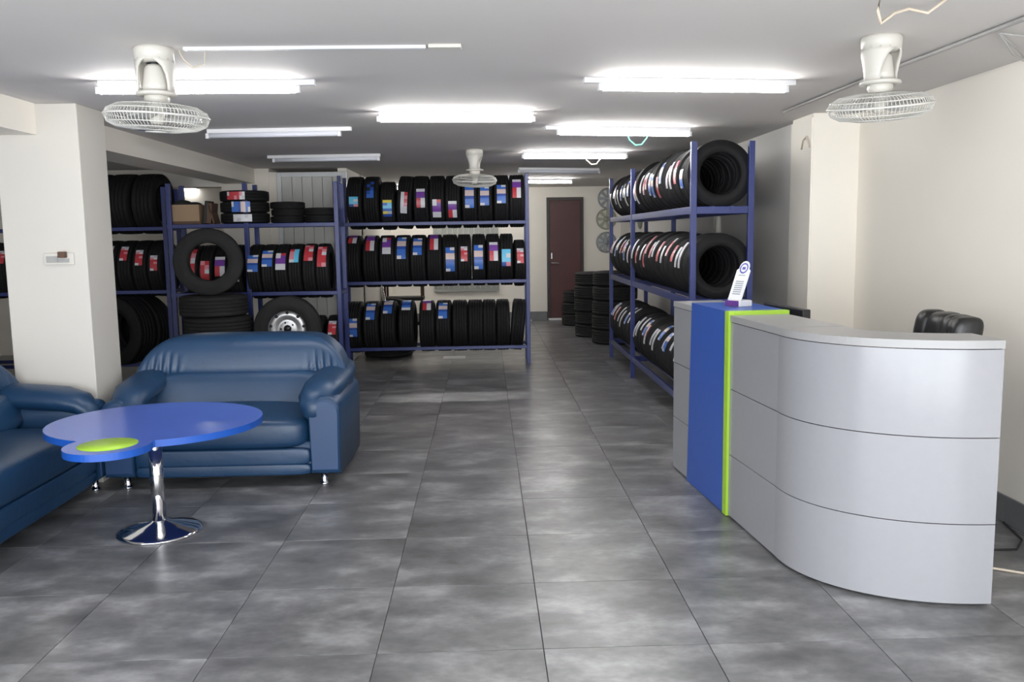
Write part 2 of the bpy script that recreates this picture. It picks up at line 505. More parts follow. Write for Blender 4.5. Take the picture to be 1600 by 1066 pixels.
def fan(loc, tilt, rotz, label, sc=1.):
    t = thing('ceiling_fan', label, 'fan', loc, (0, 0, rotz), 'orbit ceiling fans')
    br = MB()
    br.lathe([(.0, 0), (.078, 0), (.083, -.012), (.080, -.055), (.06, -.062), (0, -.062)], 28)
    for s in (-1, 1):
        rings = []
        for z, ang, r in ((-.05, 84, .081), (-.066, 66, .0805), (-.085, 50, .080), (-.115, 38, .078), (-.15, 31, .076), (-.19, 30, .074)):
            out_, in_ = [], []
            for k in range(7):
                a = rad(-ang + 2 * ang * k / 6)
                out_.append((s * r * math.cos(a), r * math.sin(a), z))
                in_.append((s * (r - .009) * math.cos(a), (r - .009) * math.sin(a), z))
            rings.append(out_ + in_[::-1])
        br.loft(rings)
    br.obj('mount_bracket', 'plastic_white', t)
    MB().lathe([(0, -.07), (.034, -.072), (.043, -.085), (.052, -.15), (.056, -.185), (.0, -.186)], 24).obj('motor_housing', 'plastic_white', t)
    MB().lathe([(.05, -.182), (.082, -.184), (.084, -.196), (.06, -.20), (.05, -.2)], 28, close=True).obj('collar_ring', 'plastic_white', t)
    dk = MB().lathe([(0, -.063), (.034, -.063), (.03, -.074), (0, -.074)], 18)
    dk.obj('bracket_shaft', 'plastic_black', t)
    hd = thing_part = bpy.data.objects.new('fan_head', MB().lathe([(0, .03), (.05, .03), (.052, 0), (.042, -.02), (.034, -.045), (.0, -.05)], 24).mesh('fan_head', 'plastic_white'))
    COL.objects.link(hd); hd.parent = t
    hd.location = (0, 0, -.215); hd.rotation_euler = tilt
    cg = MB()
    R = .212
    prof_t = [(.045, -.012), (.10, -.016), (.165, -.026), (.20, -.045), (R, -.068)]
    prof_b = [(R, -.068), (.20, -.100), (.165, -.118), (.10, -.128), (.05, -.130)]
    for pf in (prof_t, prof_b):
        for i in range(84):
            a = 2 * PI * i / 84
            cg.tube([(r * math.cos(a), r * math.sin(a), z) for r, z in pf], .0016, 3)
    for r, z, w in ((R, -.068, .0045), (.165, -.026, .002), (.165, -.118, .002), (.10, -.016, .002), (.10, -.128, .002), (.05, -.130, .002), (.201, -.045, .002), (.201, -.1, .002)):
        cg.tube([(r * math.cos(2 * PI * i / 40), r * math.sin(2 * PI * i / 40), z) for i in range(40)], w, 5, closed=True)
    cg.lathe([(0, -.126), (.05, -.127), (.048, -.134), (0, -.136)], 24)
    cg.obj('wire_cage', 'wire_white', hd)
    for k in range(3):
        a0 = 2 * PI * k / 3 + .4
        rings = []
        for r, w, tw in ((.03, .04, .5), (.07, .075, .45), (.12, .105, .38), (.16, .11, .32), (.18, .08, .3)):
            ring = []
            for u, th in ((-.5, 0), (0, .0022), (.5, 0), (0, -.0022)):
                yy = u * w
                z = -.072 + yy * math.sin(tw) + th
                y2 = yy * math.cos(tw)
                ring.append((r * math.cos(a0) - y2 * math.sin(a0), r * math.sin(a0) + y2 * math.cos(a0), z))
            rings.append(ring)
        MB().loft(rings).obj('blade', 'blade_clear', hd)
    MB().lathe([(0, -.05), (.03, -.052), (.032, -.09), (.02, -.1), (0, -.1)], 16).obj('blade_hub', 'plastic_white', hd)
    return t


fan((-1.567, .861, H), (rad(2), rad(3), 0), 0, 'white caged ceiling fan at left, hanging in front of a lit tube')
fan((1.498, .756, H), (rad(4), rad(-9), 0), rad(35), 'white caged ceiling fan at right, above the reception counter')
fan((-.27, 5.438, H), (rad(3), rad(-8), 0), rad(80), 'white caged ceiling fan far back, in front of the centre tyre rack')

# cable trunking, conduit, loose wires on the ceiling
tag(MB().box(-1.44, -.42, .84, .87, H - .014, H, bev=.003).obj('cable_trunking', 'alu_white'), 'white cable trunking strip on ceiling beside the left fan', 'trunking')
tag(MB().box(-.41, -.27, .82, .88, H - .016, H, bev=.004).obj('junction_box', 'plastic_white'), 'flat pale junction box at the end of the ceiling trunking', 'junction box')
tag(MB().tube([(-1.47, .88, H - .005), (-1.46, .9, H - .04), (-1.42, .9, H - .075), (-1.37, .9, H - .06), (-1.36, .88, H - .012)], .003, 5).obj('fan_wire', 'cable_cream'),
    'thin pale wire looping from the left fan to the trunking', 'wire')
tag(MB().tube([(1.98, YF + 1, H - .011), (1.90, .3, H - .011), (1.86, 1.4, H - .011), (1.84, 2.95, H - .011)], .011, 8).obj('conduit', 'conduit_grey'),
    'grey conduit running along the ceiling near the right wall', 'conduit')
tag(MB().tube([(1.92, .62, H - .02), (2.1, .66, H - .03), (2.25, .72, H - .02), (2.38, .5, H - .06)], .004, 5)
    .tube([(1.92, .62, H - .02), (2.15, .9, H - .05), (2.32, 1.0, H - .09), (2.41, .7, H - .10)], .004, 5).tube([(1.92, .62, H - .02), (2.2, .95, H - .02), (2.415, 1.2, H - .04)], .004, 5)
    .obj('loose_wires', 'conduit_grey'), 'thin dark loose wires from the conduit to the right wall', 'wire')
tag(MB().tube([(1.20, .12, H), (1.195, .12, H - .05), (1.21, .13, H - .09), (1.27, .16, H - .05), (1.33, .18, H - .03), (1.40, .18, H - .045), (1.46, .16, H)], .006, 6)
    .obj('hanging_wire', 'cable_cream'), 'cream wire hanging from the ceiling at the top right', 'wire')
tag(MB().tube([(2.09, 3.3, 2.06), (2.085, 3.26, 2.12), (2.085, 3.2, 2.14), (2.085, 3.16, 2.10), (2.088, 3.14, 2.06)], .006, 6).obj('wire_stub', 'cable_cream'),
    'short bent wire sticking out of the right pillar', 'wire')

# switch box on the left column
sw = thing('switch_box', 'switch and socket box on the white left column', 'switch', (-2.731, 2.336, 1.38))
MB().box(-.087, .087, -.014, 0, -.034, .036, bev=.003).obj('back_plate', 'plastic_white', sw)
MB().box(-.072, -.005, -.02, -.012, -.02, .018, bev=.002).obj('socket_plate', 'plastic_grey', sw)
MB().box(-.002, .062, -.02, -.012, -.02, .004, bev=.002).obj('switch_rocker', 'plastic_grey', sw)
MB().box(.01, .052, -.05, -.014, .008, .044, bev=.004).obj('plug', 'brown_board', sw)

# ------------------------------------------------------------------ sofas


def sofa(name, label, Wd, loc, rotz):
    """front faces local -y, y 0..0.88, z up; Wd overall width"""
    t = thing(name, label, 'sofa', loc, (0, 0, rotz), 'blue leather sofas')
    hw = Wd / 2
    aw = .20                           # arm width
    iw = hw - aw                       # half inner width
    # base with front panel strips
    MB().box(-hw + .03, hw - .03, .05, .84, .075, .27, bev=.02).obj('base', 'leather_blue', t)
    MB().super((0, .055, .185), iw + .012, .045, .052, .25, .25, 40, 14).obj('front_panel', 'leather_blue', t)
    MB().super((0, .055, .105), iw + .012, .038, .035, .25, .25, 40, 12).obj('lower_front_panel', 'leather_blue', t)

    def seat_fn(x, y, z):
        if z > 0: z += .018 * (1 - (x / iw) ** 2) - .012 * max(0, -y / .3)
        return x, y, z
    MB().super((0, .33, .325), iw + .01, .335, .105, .38, .3, 56, 24, seat_fn).obj('seat_cushion', 'leather_blue', t)

    def lum_fn(x, y, z):
        return x, y + z * .28 + .05 * (x / iw) ** 4 * -1, z
    MB().super((0, .585, .51), iw + .05, .115, .135, .5, .35, 56, 22, lum_fn).obj('lumbar_cushion', 'leather_blue', t)
    # head roll wraps down to the arms at both ends
    R = .24
    hx = hw - .015

    def head_fn(x, y, z):
        k = max(0., (abs(x) - (hx - R)) / R)
        d = R * (1 - math.sqrt(max(0., 1 - min(1, k) ** 2)))
        f_ = abs(x) / hx
        if y < 0 and z < .06 and f_ > .52:            # leather gathered where the roll turns into the arm
            win = math.sin(PI * min(1, (f_ - .52) / .42)) * min(1, (.06 - z) / .1)
            y += .011 * math.sin(abs(x) * 125 + z * 14) * win
        return x, y + z * .22 - .10 * k ** 2, z * (1 - .15 * k) - d * .95
    MB().super((0, .685, .715), hx, .15, .15, .62, .30, 260, 30, head_fn).obj('head_roll', 'leather_blue', t)

    def back_fn(x, y, z):
        k = max(0., (abs(x) - (hx - R)) / R)
        d = R * (1 - math.sqrt(max(0., 1 - min(1, k) ** 2)))
        return x, y + max(0, z) * .1, z - (d * .9 if z > .0 else 0)
    MB().super((0, .765, .42), hx, .105, .36, .3, .25, 64, 22, back_fn).obj('back_shell', 'leather_blue', t)
    for s in (-1, 1):
        xc = s * (hw - aw / 2)
        # side block with a round-shouldered front panel
        outl = []
        for i in range(13):
            a = PI * i / 12
            outl.append((math.cos(a) * aw * .48, .465 + math.sin(a) * .085))
        outl = [(aw * .44, .075)] + outl + [(-aw * .44, .075)]
        rings = []
        for y, sc in ((.012, .93), (.022, .98), (.04, 1.0), (.4, 1.04), (.75, 1.04), (.84, 1.0)):
            rings.append([(xc + px * sc + s * .012 * math.sin(PI * min(1, y / .84)), y, .30 + (pz - .30) * sc) for px, pz in outl])
        arm = MB().loft(rings).obj('arm', 'leather_blue', t)
        rings = []
        for y, sc in ((.0, .86), (.004, .9), (.014, .9)):
            rings.append([(xc + px * sc, y + .004, .30 + (pz - .30) * sc) for px, pz in outl])
        MB().loft(rings, smooth=False).obj('arm_front_panel', 'leather_panel', arm)
        # puffed pad lying along the arm, falling over its inner front end
        path = [(-s * .02, .80, .615, .10), (-s * .015, .66, .60, .115), (-s * .02, .5, .582, .120), (-s * .03, .34, .57, .122), (-s * .038, .2, .558, .118),
                (-s * .05, .10, .535, .105), (-s * .062, .045, .485, .082), (-s * .068, .03, .425, .05), (-s * .07, .035, .40, .02)]
        rings = []
        for i, (dx, y, z, r) in enumerate(path):
            a_, b_ = path[max(0, i - 1)], path[min(len(path) - 1, i + 1)]
            dy, dz = b_[1] - a_[1], b_[2] - a_[2]
            L = math.hypot(dy, dz); dy /= L; dz /= L
            ring = []
            for k in range(20):
                a = 2 * PI * k / 20
                wob = 1 + .045 * math.sin(5 * a + i * 2.1) * (i > 3)
                u, v = math.cos(a) * r * 1.02 * wob, math.sin(a) * r * .62 * wob
                ring.append((xc + dx + u, y + v * dz, z - v * dy))
            rings.append(ring)
        MB().loft(rings).obj('arm_pad', 'leather_blue', arm)
    for sx in (-1, 1):
        for y in (.075, .80):
            MB().lathe([(0, .08), (.02, .08), (.019, .03), (.024, .012), (.028, .008), (.028, 0), (0, 0)], 16, 'z', (sx * (hw - .12), y, 0)).obj('foot', 'chrome', t)
    return t


sofa('loveseat', 'blue leather two-seat sofa facing the camera behind the round table', 1.42, (-1.775, 2.13, 0), 0)
sofa('sofa', 'long blue leather sofa at the left edge of the picture', 2.1, (-2.475, 1.25, 0), rad(90))

# ------------------------------------------------------------------ round table
TT = thing('coffee_table', 'round blue coffee table with a lime dot lobe and chrome pedestal', 'table', (-1.88, 1.40, 0))
Rb, Rs = .53, .19
sc_ = (-.045, -.432)
poly = []
n = 120
for i in range(n):
    a = 2 * PI * i / n
    p = (-.02 + Rb * math.cos(a), .10 + .488 * math.sin(a))
    poly.append((a, p))
big = [p for a, p in poly if math.hypot(p[0] - sc_[0], p[1] - sc_[1]) >= Rs]
small = []
for i in range(60):
    a = 2 * PI * i / 60
    p = (sc_[0] + Rs * math.cos(a), sc_[1] + Rs * math.sin(a))
    if ((p[0] + .02) / Rb) ** 2 + ((p[1] - .10) / .488) ** 2 > 1: small.append(p)
outline = sorted(big + small, key=lambda p: math.atan2(p[1], p[0]))
MB().prism(outline, .527, .56, 0, 1).obj('table_top', ['laminate_blue', 'edge_blue'], TT)
MB().lathe([(0, .5602), (.13, .5602), (.13, .5618), (0, .5618)], 40, 'z', (sc_[0], sc_[1], 0)).obj('lime_inlay', 'lime', TT)['label'] = 'lime green round inlay'
MB().lathe([(0, .50), (.09, .50), (.09, .527), (0, .527)], 24).obj('top_flange', 'steel', TT)
MB().lathe([(.0, .03), (.033, .03), (.033, .51), (0, .51)], 28).obj('pedestal', 'chrome', TT)
MB().lathe([(0, .062), (.038, .06), (.05, .052), (.12, .035), (.19, .016), (.212, .008), (.212, 0), (0, 0)], 56).obj('base_dish', 'chrome', TT)

# ------------------------------------------------------------------ reception counter
CT = thing('reception_counter', 'curved silver reception counter with blue and lime stripe', 'counter', (0, 0, 0))
A, B_ = Vector((.985, 2.39)), Vector((1.112, .82))
path = []


def straight(t0, t1, n=2):
    return [A.lerp(B_, t0 + (t1 - t0) * i / (n - 1)) for i in range(n)]


curve = []
cx, cy, ra, rb = 1.785, .82, .673, .575
for i in range(33):
    a = PI / 2 * i / 32
    curve.append(Vector((cx - ra * math.cos(a) ** .95, cy - rb * math.sin(a) ** .95)))


def offset(pts, d):
    out = []
    for i, p in enumerate(pts):
        t = (pts[min(i + 1, len(pts) - 1)] - pts[max(i - 1, 0)]).normalized()
        nrm = Vector((-t.y, t.x))          # to the staff side
        out.append(p + nrm * d)
    return out


def strip(pts, d0, d1, z0, z1):
    a, c_ = offset(pts, d0), offset(pts, d1)
    return [(p.x, p.y) for p in a] + [(p.x, p.y) for p in reversed(c_)]


def panel(name, pts, z0, z1, m, d0=0., d1=.02):
    mb = MB().prism(strip(pts, d0, d1, z0, z1), z0, z1)
    o = mb.obj(name, m, CT)
    if len(pts) > 4:
        for p in o.data.polygons:
            if len(p.vertices) == 4: p.use_smooth = True
        o.data.set_sharp_from_angle(angle=rad(35))
    return o


ZT = 1.06
bands = ((.012, .333), (.337, .678), (.682, 1.024))
tb0, tb1, tb2 = .235, .588, .622     # blue start, lime start, lime end along A-B
for z0, z1 in bands:
    panel('grey_panel', straight(0, tb0 - .001), z0, z1, 'counter_silver')
    panel('grey_panel', straight(tb2 + .001, .999), z0, z1, 'counter_silver')
    panel('curved_panel', curve, z0, z1, 'counter_silver')
panel('core', straight(0.004, .999), .004, 1.02, 'counter_dark', .016, .05)
panel('core', curve[:-1], .004, 1.02, 'counter_dark', .016, .05)
panel('counter_top', straight(0, tb0 - .001), 1.028, ZT, 'counter_top', -.004, .30)
panel('counter_top', straight(tb2 + .001, 1.), 1.028, ZT, 'counter_top', -.004, .30)
# curved top, tapering to the end
ti = offset(curve, .30)
tp = [(p.x, p.y) for p in offset(curve, -.004)]
inn = []
for i, p in enumerate(curve):
    k = i / (len(curve) - 1)
    wv = .30 - .06 * k
    t = (curve[min(i + 1, 32)] - curve[max(i - 1, 0)]).normalized()
    inn.append((p.x - t.y * wv, p.y + t.x * wv))
MB().prism(tp + list(reversed(inn)), 1.028, ZT).obj('curved_top', 'counter_top', CT)
# blue block, proud of the front and a little higher, wider at its foot
bl = MB()
t_ = (B_ - A).normalized(); nr = Vector((-t_.y, t_.x))
f0, f1 = A.lerp(B_, tb0), A.lerp(B_, tb1)
fb = A.lerp(B_, tb0 - .04)
o_, i_ = -.008, .018
bl.add([(*(fb + nr * o_), .004), (*(f1 + nr * o_), .004), (*(f1 + nr * o_), ZT + .018), (*(f0 + nr * o_), ZT + .018),
        (*(fb + nr * i_), .004), (*(f1 + nr * i_), .004), (*(f1 + nr * i_), ZT + .018), (*(f0 + nr * i_), ZT + .018)],
       [(0, 1, 2, 3), (7, 6, 5, 4), (0, 4, 5, 1), (1, 5, 6, 2), (2, 6, 7, 3), (3, 7, 4, 0)])
bl.obj('blue_panel', 'counter_blue', CT)
panel('blue_top', straight(tb0, tb1), ZT - .012, ZT + .018, 'counter_blue', .0185, .31)
panel('lime_strip', straight(tb1 + .0005, tb2), .004, ZT + .019, 'lime', -.012, .018)
panel('lime_top_strip', straight(tb1 + .0005, tb2), ZT - .01, ZT + .019, 'lime', .0185, .312)
# end panels, inner worktop
e0, e1 = curve[-1], Vector((inn[-1][0], inn[-1][1]))
MB().box(e0.x - .022, e0.x, e0.y + .022, e0.y + .22, .004, 1.026).obj('end_panel', 'counter_silver', CT)
a0 = A + nr * .02; a1 = A + nr * .29
MB().add([(*a0, .004), (*a1, .004), (*(a1 + t_ * .02), .004), (*(a0 + t_ * .02), .004), (*a0, 1.026), (*a1, 1.026), (*(a1 + t_ * .02), 1.026), (*(a0 + t_ * .02), 1.026)],
         [(0, 1, 2, 3), (4, 5, 6, 7), (0, 1, 5, 4), (1, 2, 6, 5), (2, 3, 7, 6), (3, 0, 4, 7)]).obj('end_panel', 'counter_silver', CT)
panel('worktop', straight(.03, .97), .72, .745, 'counter_top', .052, .60)
wl = A.lerp(B_, .1) + nr * .57
wl2 = A.lerp(B_, .9) + nr * .57
for w_ in (wl, wl2):
    MB().box(w_.x - .02, w_.x + .02, w_.y - .02, w_.y + .02, .004, .72).obj('worktop_leg', 'steel', CT)

# monitor on the staff worktop, only its top edge shows over the counter
mo = thing('monitor', 'black monitor behind the counter, only its top edge showing', 'monitor', (1.435, 1.66, .745), (0, 0, rad(5)))
MB().box(-.10, .10, -.12, .12, 0, .012, bev=.004).obj('stand_foot', 'plastic_black', mo)
MB().box(-.015, .015, -.03, .03, .012, .2, bev=.003).obj('stand_neck', 'plastic_black', mo)
MB().box(-.025, .02, -.25, .25, .035, .338, bev=.006).obj('housing', 'plastic_black', mo)
MB().box(.0205, .023, -.235, .235, .05, .33).obj('screen', 'glass_dark', mo)

# leaning white card stand on the counter
cs = thing('card_stand', 'white leaning card stand with round blue emblem on the counter', 'card stand', (1.20, 1.74, ZT + .018), (0, 0, rad(28)))
MB().box(-.045, .05, -.05, .05, 0, .035, bev=.006).obj('stand_base', 'paper_white', cs)
MB().box(-.058, -.047, -.045, .045, .004, .034).obj('purple_label', 'logo_purple', cs)
pts = [(-.05, 0), (.05, 0), (.05, .17), (.035, .182)] + [(.036 * math.cos(a), .188 + .036 * math.sin(a)) for a in [PI * i / 10 for i in range(11)]] + [(-.035, .182), (-.05, .17)]
th = rad(22)


def lean(u, v, w):  # u across, v up the plate, w out of its face
    return (-.03 + v * math.sin(th) - w * math.cos(th), u, .036 + v * math.cos(th) + w * math.sin(th))


n = len(pts)
MB().add([lean(u, v, 0) for u, v in pts] + [lean(u, v, .004) for u, v in pts],
         [tuple(range(n)), tuple(range(n, 2 * n))] + [(i, (i + 1) % n, n + (i + 1) % n, n + i) for i in range(n)]).obj('card', 'paper_white', cs)
ring = MB()
for i in range(28):
    a, c_ = 2 * PI * i / 28, 2 * PI * (i + 1) / 28
    ring.add([lean(r * math.cos(q_), .182 + r * math.sin(q_), .0048) for r, q_ in ((.022, a), (.031, a), (.031, c_), (.022, c_))], [(0, 1, 2, 3)])
ring.add([lean(u, v, .0048) for u, v in ((-.012, .174), (.012, .174), (.012, .190), (-.012, .190))], [(0, 1, 2, 3)])
ring.obj('round_emblem', 'logo_blue', cs)
tx = MB()
tx.add([lean(u, v, .0048) for u, v in ((-.026, .138), (.026, .138), (.026, .144), (-.026, .144))], [(0, 1, 2, 3)])
for i in range(7):
    v = .03 + i * .012
    tx.add([lean(u, w_, .0048) for u, w_ in ((-.03, v), (.03, v), (.03, v + .007), (-.03, v + .007))], [(0, 1, 2, 3)])
tx.obj('printed_lines', 'text_grey', cs)

# ------------------------------------------------------------------ office chair behind the counter
oc = thing('office_chair', 'black leather office chair behind the reception counter', 'chair', (1.80, 1.18, 0), (0, 0, rad(-6)))
# the chair faces local -x
for k in range(5):
    a = 2 * PI * k / 5
    o1 = MB().tube([(0, 0, .10), (.15 * math.cos(a), .15 * math.sin(a), .095), (.26 * math.cos(a), .26 * math.sin(a), .075)], [.028, .022, .016], 8).obj('base_arm', 'plastic_black', oc)
    MB().lathe([(0, -.012), (.026, -.012), (.026, .012), (0, .012)], 14, 'x', (.26 * math.cos(a), .26 * math.sin(a), .03)).obj('castor', 'plastic_black', o1)
MB().lathe([(0, .09), (.03, .09), (.03, .25), (.02, .26), (.02, .42), (0, .42)], 16).obj('gas_lift', 'plastic_black', oc)
MB().super((-.02, 0, .465), .25, .25, .065, .5, .35, 40, 16).obj('seat', 'leather_black', oc)


def bk(x, y, z):
    return x + z * .16 + .05 * (y / .25) ** 2 * -1, y, z


MB().super((.235, 0, .74), .055, .235, .30, .4, .4, 40, 22, bk).obj('backrest', 'leather_black', oc)
# head cushion of upright padded rolls
for y0, hw_ in ((.19, .055), (.045, .095), (-.09, .05), (-.165, .038), (-.215, .04)):
    MB().super((.255 - .3 * (y0 * y0), y0, .985), .072, hw_, .095, .55, .6, 24, 16, lambda x, y, z: (x + z * .16, y, z)).obj('head_cushion_roll', 'leather_black', oc)
for s in (-1, 1):
    MB().tube([(.19, s * .26, .52), (.16, s * .28, .62), (.05, s * .285, .665), (-.1, s * .285, .66), (-.15, s * .28, .6), (-.1, s * .25, .45)], .02, 8).obj('armrest', 'plastic_black', oc)

for (p, r, m, lab) in ((((1.86, .86, .006), (2.13, .83, .006), (2.25, .83, .006), (2.35, .95, .006), (2.41, 1.2, .006)), .005, 'cable_black', 'black cable on the floor beside the right end of the counter'),
                       (((1.84, .62, .006), (2.0, .62, .006), (2.11, .55, .006), (2.3, .35, .006), (2.41, .1, .006)), .006, 'cable_cream', 'cream cable on the floor beside the right end of the counter')):
    tag(MB().tube(p, r, 6).obj('floor_cable', m), lab, 'cable')

# ------------------------------------------------------------------ tyres


def tyre_mesh(R, w, rim, grooves=4, m='rubber', seg=56):
    h = R - rim
    tw = w * .40
    out = [(rim + .004, -w * .33), (rim, -w * .40), (rim + .012, -w * .435), (rim + .30 * h, -w * .49), (rim + .5 * h, -w * .5), (rim + .52 * h, -w * .494),
           (rim + .70 * h, -w * .485), (R - .022, -w * .455), (R - .008, -w * .43), (R - .003, -tw)]
    gw = w * .02
    for i in range(grooves):
        x = -tw + 2 * tw * (i + 1) / (grooves + 1)
        cr_ = R - .006 * ((x / tw) ** 2) * .5
        out += [(cr_, x - gw), (cr_ - .006, x - gw * .8), (cr_ - .006, x + gw * .8), (cr_, x + gw)]
    mir = [(r, -x) for r, x in reversed(out[:10])]
    inner = [(rim + .012, w * .30), (rim + .4 * h, w * .44), (R - .02, w * .36), (R - .016, 0), (R - .02, -w * .36), (rim + .4 * h, -w * .44), (rim + .012, -w * .30)]
    prof = out + mir + inner
    return MB().lathe(prof, seg, 'x', close=True).mesh('tyre', m)


T_A = (tyre_mesh(.30, .178, .19), .30)
T_AS = (tyre_mesh(.275, .170, .175), .275)
T_B = (tyre_mesh(.243, .165, .148, seg=72), .243)
T_B2 = (tyre_mesh(.252, .165, .155, seg=72), .252)
T_B3 = (tyre_mesh(.232, .160, .143, seg=72), .232)
T_N = (tyre_mesh(.27, .128, .18, 3), .27)
T_M = (tyre_mesh(.30, .155, .19, 3), .30)
T_W = (tyre_mesh(.315, .245, .2), .315)
T_BIG = (tyre_mesh(.36, .25, .205), .36)
T_F = (tyre_mesh(.305, .195, .172, m='rubber_worn'), .305)
T_P = (tyre_mesh(.29, .185, .18, m='rubber_worn'), .29)
T_S = (tyre_mesh(.26, .145, .16, 3), .26)

STK = {}


def sticker(kind):
    """curved paper label on unit radius tread; rows of colour cells, top row first"""
    if kind in STK: return STK[kind]
    spec = {
        'blue': (.10, ['BW', 'BB', 'PP', 'PP', 'DD', 'BB', 'BB', 'WB'], 'blue and white sticker'),
        'blue2': (.10, ['DB', 'BB', 'BB', 'DD', 'BB', 'WW'], 'plain blue sticker'),
        'purple': (.095, ['WW', 'UU', 'UU', 'RW', 'RW', 'RW'], 'purple, red and white sticker'),
        'purple2': (.095, ['WR', 'WU', 'UU', 'UU', 'WW', 'WW'], 'purple and white sticker'),
        'red': (.075, ['WG', 'KW', 'RR', 'RK', 'RR', 'RR', 'WR'], 'red and white sticker'),
        'redlong': (.085, ['KR', 'RK', 'RW', 'RR', 'RR', 'RK'], 'long red sticker'),
        'cyan': (.10, ['CC', 'CW', 'CC', 'DK'], 'bright cyan sticker'),
        'cyanpink': (.09, ['RC', 'KC', 'KC', 'KC', 'WC'], 'pink and cyan sticker'),
        'yellow': (.10, ['YY', 'BC', 'CC', 'BB', 'YG', 'DD', 'ZZ', 'ZZ'], 'blue and yellow sticker'),
        'whitered': (.075, ['WR', 'WK', 'WR', 'WK', 'WW', 'WW'], 'white and red sticker'),
        'white': (.07, ['WW', 'GW', 'WW', 'WG', 'WW'], 'white sticker'),
        'dark': (.08, ['ZD', 'DZ', 'ZD', 'DB', 'BB'], 'dark blue sticker'),
        'whitesmall': (.085, ['RW', 'WW'], 'small white sticker'),
    }[kind]
    key = 'BWPDURGKCYZ'
    mats = ['st_blue', 'st_white', 'st_peach', 'st_dblue', 'st_purple', 'st_red', 'st_grey', 'st_pink', 'st_cyan', 'st_yellow', 'st_black']
    w, rows, desc = spec
    mb = MB()
    nr_ = len(rows)
    SUB = 2
    for i, rw in enumerate(rows):
        for k in range(SUB):
            a0 = .5 - (i + k / SUB) / nr_
            a1 = .5 - (i + (k + 1) / SUB) / nr_
            for j, ch in enumerate(rw):
                x0, x1 = -w / 2 + w * j / len(rw), -w / 2 + w * (j + 1) / len(rw)
                mb.add([(x0, -math.cos(a0), math.sin(a0)), (x1, -math.cos(a0), math.sin(a0)), (x1, -math.cos(a1), math.sin(a1)), (x0, -math.cos(a1), math.sin(a1))],
                       [(0, 1, 2, 3)], key.index(ch))
    STK[kind] = (mb.mesh('sticker', mats), desc, nr_)
    return STK[kind]


# meshes span 1 rad; a per-length copy is made for each span so nothing is sheared
STK_SPAN = {}


def sticker_span(kind, span):
    k = (kind, round(span, 2))
    if k not in STK_SPAN:
        me = sticker(kind)[0].copy()
        for v in me.vertices:
            a = math.atan2(v.co.z, -v.co.y) * span
            v.co.y, v.co.z = -math.cos(a), math.sin(a)
        STK_SPAN[k] = me
    return STK_SPAN[k]


def tyre(T, loc, rot, label, group, stick=None, phi=0., span=.6, xoff=0.):
    o = link('tyre', T[0], None, loc, rot)
    tag(o, label, 'tyre', group)
    if stick:
        Rr = T[1] + .0025
        s = link('sticker', sticker_span(stick, span), o, (xoff, 0, 0), (-phi, 0, 0), (1, Rr, Rr))
        s['label'] = sticker(stick)[1]
    return o


def sdesc(st):
    return sticker(st)[1] if st else 'no sticker'


# ------------------------------------------------------------------ racks


def rack(label, long_axis, p0, p1, d0, d1, posts, rails, ztop, rail_h=.038):
    """long axis x or y from p0 to p1, across from d0 to d1; posts along the long axis"""
    t = thing('tyre_rack', label, 'rack', (0, 0, 0), group='blue steel tyre racks')

    def bx(a0, a1, c0, c1, z0, z1, name):
        if long_axis == 'x':
            return MB().box(a0, a1, c0, c1, z0, z1, bev=.003).obj(name, 'rack_blue', t)
        return MB().box(c0, c1, a0, a1, z0, z1, bev=.003).obj(name, 'rack_blue', t)
    pw = .042
    for p in posts:
        bx(p - pw / 2, p + pw / 2, d0 - pw / 2, d0 + pw / 2, 0, ztop, 'upright')
        bx(p - pw / 2, p + pw / 2, d1 - pw / 2, d1 + pw / 2, 0, ztop, 'upright')
        for z in rails:
            bx(p - .015, p + .015, d0 + pw / 2, d1 - pw / 2, z - rail_h, z - .002, 'cross_bar')
    for z in rails:
        for d in (d0, d1):
            bx(p0, p1, d - .014, d + .014, z - rail_h, z, 'rail')
    return t


def seat_h(R, gap):      # height of a tyre's axis above the two rails that carry it
    return math.sqrt(R * R - (gap / 2) ** 2)


# centre rack
YC0, GAP = 7.0, .40
rack('blue rack in the centre carrying three rows of upright tyres', 'x', -1.83, .31, YC0, YC0 + GAP, (-1.81, .30), (.217, .977, 1.645), 2.17)
rows_c = [
    ('top', 1.645, [(-1.639, 12, -9, 'cyan', 'A'), (-1.451, 50, 9, 'dark', 'A'), (-1.275, 12, -40, 'yellow', 'AS'), (-1.074, 21, -25, 'whitered', 'A'), (-.896, 28, -13, 'purple', 'A'),
                    (-.715, 4, -36, 'purple2', 'A'), (-.533, 0, -37, 'purple', 'A'), (-.350, 36, -15, 'blue', 'A'), (-.170, 32, -10, 'blue', 'A'), (.010, 35, -6, 'blue', 'A'), (.190, 51, 5, 'purple', 'A')]),
    ('middle', .977, [(-1.682, 88, 45, 'purple', 'A'), (-1.483, 80, 25, 'purple', 'A'), (-1.303, 63, 17, 'purple2', 'A'), (-1.123, 64, 6, 'blue', 'A'), (-.944, 59, 14, 'blue', 'A'), (-.765, 88, 25, 'purple', 'A'),
                      (-.590, 30, -23, 'blue', 'A'), (-.424, 32, -1, 'red', 'M'), (-.258, 35, -19, 'blue', 'M'), (-.098, 42, -1, 'purple', 'M'), (.062, 24, -13, 'cyan', 'M'), (.208, 39, 1, 'red', 'N')]),
    ('bottom', .217, [(-1.700, 24, -16, 'blue', 'A'), (-1.500, 67, 21, 'blue', 'A'), (-1.306, 88, 35, 'blue', 'A'), (-1.100, 88, 43, 'blue2', 'A'), (-.870, 88, 42, 'purple', 'A'), (-.675, 65, 21, 'blue', 'A'),
                      (-.490, 0, 0, None, 'A'), (-.310, 0, 0, None, 'A'), (-.150, 0, 0, None, 'M'), (.008, 0, 0, None, 'M'), (.182, 0, 0, None, 'M')]),
]
